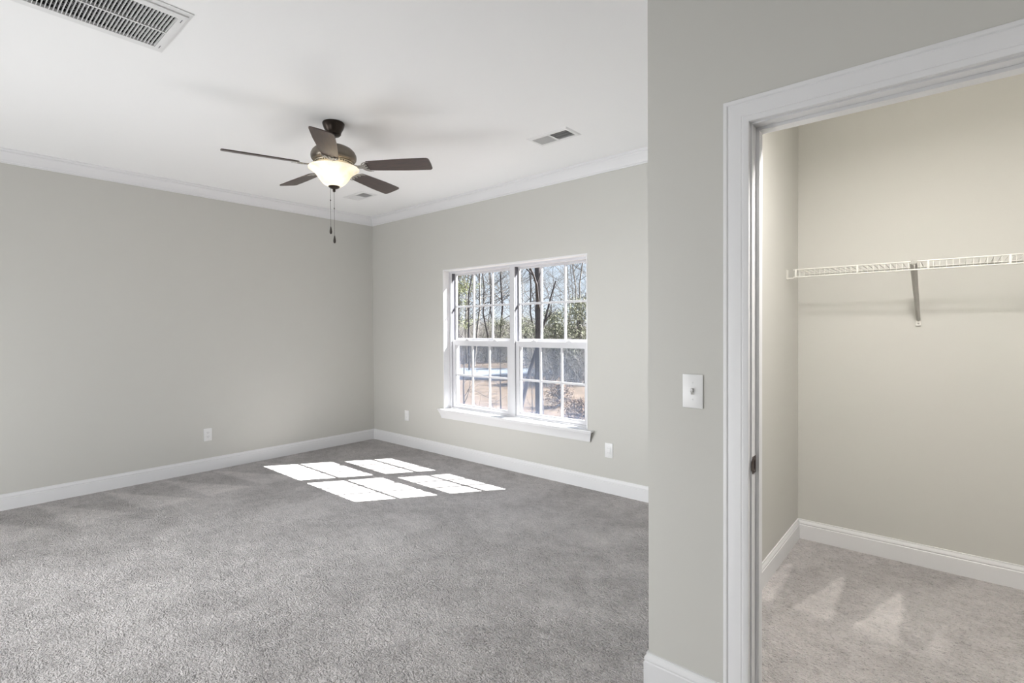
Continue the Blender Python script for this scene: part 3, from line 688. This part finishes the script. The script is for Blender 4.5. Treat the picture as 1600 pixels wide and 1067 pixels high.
# closet ceiling lamp (above the view, it lights the closet)
LX, LY = -0.06, 2.24
lamp = thing('ceiling_lamp', 'round white flush ceiling lamp inside the closet', 'lamp', (LX, LY, H))
bm = bmesh.new(); lathe(bm, [(0, -0.0003), (0.095, -0.0003), (0.095, -0.022), (0.088, -0.024), (0, -0.024)], 32); finish('lamp_base', bm, 'vent', lamp, 40)
bm = bmesh.new(); lathe(bm, [(0, -0.0235), (0.030, -0.0240), (0.034, -0.110), (0, -0.110)], 32); finish('lamp_neck', bm, 'vent', lamp, 40)
M['dome'] = mat('lit_white_globe', (0.9, 0.88, 0.82), 0.3, emis=((1.0, 0.93, 0.83), 24.0))
bm = bmesh.new(); lathe(bm, [(0.085 * math.sin(a), -0.190 + 0.085 * math.cos(a)) for a in [PI * k / 16 for k in range(1, 16)]] + [(0, -0.275)], 32); finish('glass_globe', bm, 'dome', lamp, 60)
pl = bpy.data.lights.new('closet_lamp_light', 'AREA'); po = bpy.data.objects.new('closet_lamp_light', pl); C.objects.link(po)
pl.shape = 'DISK'; pl.size = 0.20; pl.energy = 30; pl.color = (1.0, 0.965, 0.92); po.location = (LX, LY, H - 0.280)

# ---------------------------------------------------------------- outdoors
GZ = -0.60
def at(px, F):   # a spot on the ground seen in column px of the view, F metres ahead
    a = (px - 800) / 801.146; v = Rv * (a * F) + Fv * F; return (v.x, v.y)
def gz(x, y):
    d = math.hypot(x + 3.3, y - 3.9)
    return GZ + 0.12 * math.sin(x * 0.31) * math.cos(y * 0.27) * min(1, d / 10) + max(0, d - 28) * 0.022
n = 70
bm = bmesh.new(); grid = []
for j in range(n + 1):
    row = []
    for i in range(n + 1):
        x_, y_ = -95 + 125 * i / n, YO + 0.02 + 110 * (j / n) ** 1.6
        row.append(bm.verts.new((x_, y_, gz(x_, y_))))
    grid.append(row)
for j in range(n):
    for i in range(n): bm.faces.new((grid[j][i], grid[j][i + 1], grid[j + 1][i + 1], grid[j + 1][i]))
tag(finish('leaf_covered_ground', bm, 'ground', smooth_angle=60), kind='structure')

def fast_mesh(name, V, F4, m, parent=None):
    me = bpy.data.meshes.new(name); V = np.asarray(V, dtype=np.float32); F4 = np.asarray(F4, dtype=np.int32)
    me.vertices.add(len(V)); me.vertices.foreach_set('co', V.ravel()); nf = len(F4)
    me.loops.add(nf * 4); me.loops.foreach_set('vertex_index', F4.ravel())
    me.polygons.add(nf); me.polygons.foreach_set('loop_start', np.arange(nf) * 4)
    me.update(calc_edges=True); me.validate()
    return link(name, me, m, parent)
def tubes(lines, seg=5):
    V = []; F = []
    for pts, rad in lines:
        ref = None; base = len(V); n = len(pts)
        for i, p in enumerate(pts):
            d = (pts[min(i + 1, n - 1)] - pts[max(i - 1, 0)]).normalized()
            if ref is None: ref = d.orthogonal().normalized()
            ref = (ref - d * ref.dot(d)).normalized(); s = d.cross(ref)
            for k in range(seg): V.append(p + (ref * math.cos(2 * PI * k / seg) + s * math.sin(2 * PI * k / seg)) * rad[i])
        for i in range(n - 1):
            for k in range(seg):
                a, b_ = base + i * seg + k, base + i * seg + (k + 1) % seg; F.append((a, b_, b_ + seg, a + seg))
    return [tuple(v) for v in V], F
def grow(rng, p, d, L, r, depth, out, up=0.12, wob=0.22, kids=(3, 5)):
    n = 5; pts = [p.copy()]; rad = [r]
    for k in range(n):
        d = (d + Vector((rng.gauss(0, wob), rng.gauss(0, wob), rng.gauss(0, wob) + up)) * 0.5).normalized()
        p = p + d * (L / n); pts.append(p.copy()); rad.append(r * (1 - 0.62 * (k + 1) / n))
    out.append((pts, rad))
    if depth <= 0 or r < 0.004: return
    for c in range(rng.randint(*kids)):
        t_ = rng.uniform(0.25, 1.0); i = min(n - 1, int(t_ * n)); q = pts[i].lerp(pts[i + 1], t_ * n - i)
        ax = Vector((rng.gauss(0, 1), rng.gauss(0, 1), rng.gauss(0, 0.6))).normalized()
        dd = (d * 0.7 + ax * 0.9).normalized()
        grow(rng, q, dd, L * rng.uniform(0.5, 0.72), max(0.003, rad[i] * 0.58), depth - 1, out, up, wob, kids)
def bare_tree(name, label, x, y, h, r, seed, m='bark', tw='twig', lean=(0, 0), group=None, first=2.2, nb=9, depth=3, blen=0.30, wig=0.0):
    rng = random.Random(seed); root = thing(name, label, 'tree', (x, y, gz(x, y)), group=group)
    pts = [Vector((0, 0, -0.15))]; rad = [r * 1.15]; n = 9; d = Vector((lean[0], lean[1], 1)).normalized()
    for k in range(n):
        pts.append(pts[-1] + (d + Vector((rng.gauss(0, 0.03 + wig), rng.gauss(0, 0.03 + wig), 0))).normalized() * (h / n)); rad.append(r * (1 - 0.75 * (k + 1) / n))
    V, F = tubes([(pts, rad)], 10); fast_mesh('trunk', V, F, m, root)
    out = []
    for c in range(nb):
        z = rng.uniform(first, h * 0.97); t_ = z / h * n; i = min(n - 1, int(t_)); q = pts[i].lerp(pts[i + 1], t_ - i)
        a = rng.uniform(0, 2 * PI); dd = Vector((math.cos(a), math.sin(a), rng.uniform(0.15, 0.8))).normalized()
        grow(rng, q, dd, h * blen * rng.uniform(0.6, 1.0) * (1.2 - 0.5 * z / h), rad[i] * 0.45, depth, out)
    V, F = tubes(out, 4); fast_mesh('branches', V, F, m if tw is None else tw, root)
    return root
def copy_tree(o, loc, rz, sc, label=None, group=None):
    r = o.copy(); C.objects.link(r); r.location = loc; r.rotation_euler = (0, 0, rz); r.scale = (sc, sc, sc)
    if label: r['label'] = label
    if group: r['group'] = group
    for ch in o.children:
        c = ch.copy(); C.objects.link(c); c.parent = r
    return r
# the two nearer trees
x, y = at(843, 11.5); bare_tree('bare_tree', 'dark upright tree trunk close outside the right window unit', x, y, 12, 0.088, 11, tw='bark', first=2.3, nb=11, depth=2, blen=0.2)
x, y = at(810, 12.1)
bare_tree('leaning_tree', 'slim dark tree leaning right across the lower left pane of the right window unit', x, y, 3.3, 0.060, 5, tw='bark', lean=(Rv.x * 0.29, Rv.y * 0.29), first=1.9, nb=4, depth=2, blen=0.3)
x, y = at(722, 9.0); bare_tree('sapling', 'thin dark sapling with arching twigs behind the lower left pane of the left window unit', x, y, 1.7, 0.022, 8, tw='bark', first=0.4, nb=5, depth=2, blen=0.55)
x, y = at(781, 9.4); bare_tree('sapling', 'thin forked sapling outside the left window unit beside the mullion', x, y, 1.8, 0.018, 21, tw='bark', first=0.2, nb=5, depth=2, blen=0.5)
x, y = at(830, 8.8); bare_tree('sapling', 'thin twiggy sapling in front of the dark trunk', x, y, 1.3, 0.014, 31, tw='bark', first=0.2, nb=5, depth=2, blen=0.5)
# the woods behind
GT = 'bare winter trees in the woods beyond the window'
x, y = at(905, 27); t0 = bare_tree('bare_tree', 'bare winter tree in the woods beyond the window', x, y, 13, 0.055, 3, m='palebark', tw='twig', group=GT, wig=0.06, nb=16, first=1.8, depth=3, blen=0.27)
x, y = at(758, 31); t1 = bare_tree('bare_tree', 'bare winter tree in the woods beyond the window', x, y, 14, 0.06, 14, m='bark', tw='twig', group=GT, wig=0.06, nb=16, first=2.0, depth=3, blen=0.27)
x, y = at(733, 23); t2 = bare_tree('bare_tree', 'bare winter tree in the woods beyond the window', x, y, 11, 0.045, 25, m='bark', tw='twig', group=GT, wig=0.06, nb=15, first=1.5, depth=3, blen=0.3)
rng = random.Random(5)
protos = (t0, t1, t2)
k = 0
for F_ in (26, 31, 37, 44, 52, 60):
    m_ = 3 if F_ < 35 else 4
    for j in range(m_):
        px = 690 + (940 - 690) * (j + rng.uniform(0.1, 0.9)) / m_
        x, y = at(px, F_ + rng.uniform(-1.5, 1.5))
        copy_tree(protos[k % 3], (x, y, gz(x, y)), rng.uniform(0, 6.28), rng.uniform(0.75, 1.15)); k += 1
# evergreen shrubs
def leafy(name, label, px, F_, h, w, m, seed, nleaf=5200, group=None, lift=0.0, ls=0.036, trunk='bark'):
    rng = np.random.default_rng(seed); x, y = at(px, F_); root = thing(name, label, 'shrub' if h < 4 else 'tree', (x, y, gz(x, y)), group=group)
    nc = 46
    cz = lift + (h - lift) * rng.random(nc) ** 0.8; cr = w * (1 - 0.75 * (cz - lift) / (h - lift)) * np.sqrt(rng.random(nc)); ca = rng.random(nc) * 2 * PI
    cen = np.stack([cr * np.cos(ca), cr * np.sin(ca), cz], 1)
    idx = rng.integers(0, nc, nleaf); P = cen[idx] + rng.normal(0, 0.16 * w, (nleaf, 3)) * [1, 1, 0.55]; P[:, 2] = np.maximum(P[:, 2], 0.03)
    u = rng.normal(0, 1, (nleaf, 3)); u /= np.linalg.norm(u, axis=1, keepdims=True); v = np.cross(u, rng.normal(0, 1, (nleaf, 3))); v /= np.linalg.norm(v, axis=1, keepdims=True)
    s = ls * rng.uniform(0.6, 1.4, (nleaf, 1)); u = u * s * 1.6; v = v * s * 0.35
    V = np.stack([P - u, P + v, P + u, P - v], 1).reshape(-1, 3); F = np.arange(nleaf * 4).reshape(-1, 4)
    fast_mesh('foliage', V, F, m, root)
    out = [([Vector((0, 0, -0.1)), Vector((0.02, 0, h * 0.45)), Vector((0, 0.03, h * 0.9))], [0.035 * h / 3 + 0.01, 0.03 * h / 3, 0.008])]
    for i in range(nc): out.append(([Vector((0, 0, max(0.05, cen[i][2] * 0.55))), Vector(cen[i])], [0.014, 0.005]))
    V, F = tubes(out, 5); fast_mesh('stem', V, F, trunk, root)
    return root
leafy('evergreen_shrub', 'olive green evergreen shrub behind the right edge of the window', 905, 19, 3.0, 1.5, 'leaf', 1, 5200)
leafy('evergreen_shrub', 'olive green evergreen shrub to the right of the dark trunk', 866, 21, 2.7, 1.4, 'leaf', 2, 4600)
leafy('evergreen_shrub', 'low evergreen shrub just left of the dark trunk', 822, 24, 2.4, 1.2, 'leaf', 3, 2600)
leafy('yellow_green_tree', 'tall yellow green pine at the far left of the window view', 716, 24, 6.2, 1.3, 'yleaf', 4, 6500, lift=0.8)
leafy('evergreen_shrub', 'green shrub behind the middle of the left window unit', 778, 30, 2.5, 1.5, 'leaf', 6, 2600)
leafy('dry_leaf_shrub', 'small brown leaved shrub at the bottom right of the window view', 874, 12.4, 0.60, 0.50, 'dryleaf', 7, 1500, ls=0.022)
leafy('dry_leaf_shrub', 'small brown leaved shrub nearest the right window edge', 907, 10.8, 0.36, 0.55, 'dryleaf', 9, 1400, ls=0.022)
# low brush between the trees, too dense to count
rng = random.Random(77); out = []
for k in range(5200):
    px = rng.uniform(690, 945); F_ = (29 if px < 835 else 17) + 36 * rng.random() ** 1.2; x, y = at(px, F_); z = gz(x, y); hh = rng.uniform(0.5, 1.0) * (1.0 + F_ * 0.052)
    p = Vector((x, y, z - 0.02)); d = Vector((rng.gauss(0, 0.45), rng.gauss(0, 0.45), 1)).normalized(); b1 = p + d * hh * 0.55; b2 = b1 + (d + Vector((rng.gauss(0, 0.5), rng.gauss(0, 0.5), -0.1))) * hh * 0.45
    out.append(([p, b1, b2], [0.006 + F_ * 0.0002, 0.005 + F_ * 0.0001, 0.003]))
    for q in range(2):
        e = b1 + (Vector((rng.gauss(0, 1), rng.gauss(0, 1), rng.uniform(0, 1)))).normalized() * hh * 0.4; out.append(([b1, e], [0.005, 0.0025]))
V, F = tubes(out, 3); o = fast_mesh('brush_thicket', V, F, 'twig')
tag(o, 'grey brown thicket of bare brush filling the woods beyond the window', 'brush', kind='stuff')
# pale pond strip
bm = bmesh.new(); ring = []
cx, cy = at(772, 22.5)
for k in range(28):
    a = 2 * PI * k / 28; rr = 1 + 0.12 * math.sin(3 * a + 1) + 0.06 * math.sin(7 * a)
    v = Rv * (3.2 * rr * math.cos(a)) + Fv * (1.8 * rr * math.sin(a)); ring.append((cx + v.x, cy + v.y))
zt = max(gz(*p) for p in ring) + 0.06
t_ = [bm.verts.new((p[0], p[1], zt)) for p in ring]; b_ = [bm.verts.new((p[0], p[1], GZ - 0.3)) for p in ring]
bm.faces.new(t_); bm.faces.new(b_[::-1])
for k in range(28): bm.faces.new((b_[k], b_[(k + 1) % 28], t_[(k + 1) % 28], t_[k]))
tag(finish('pond', bm, 'water'), 'pale blue pond surface among the trees beyond the left window unit', 'pond')
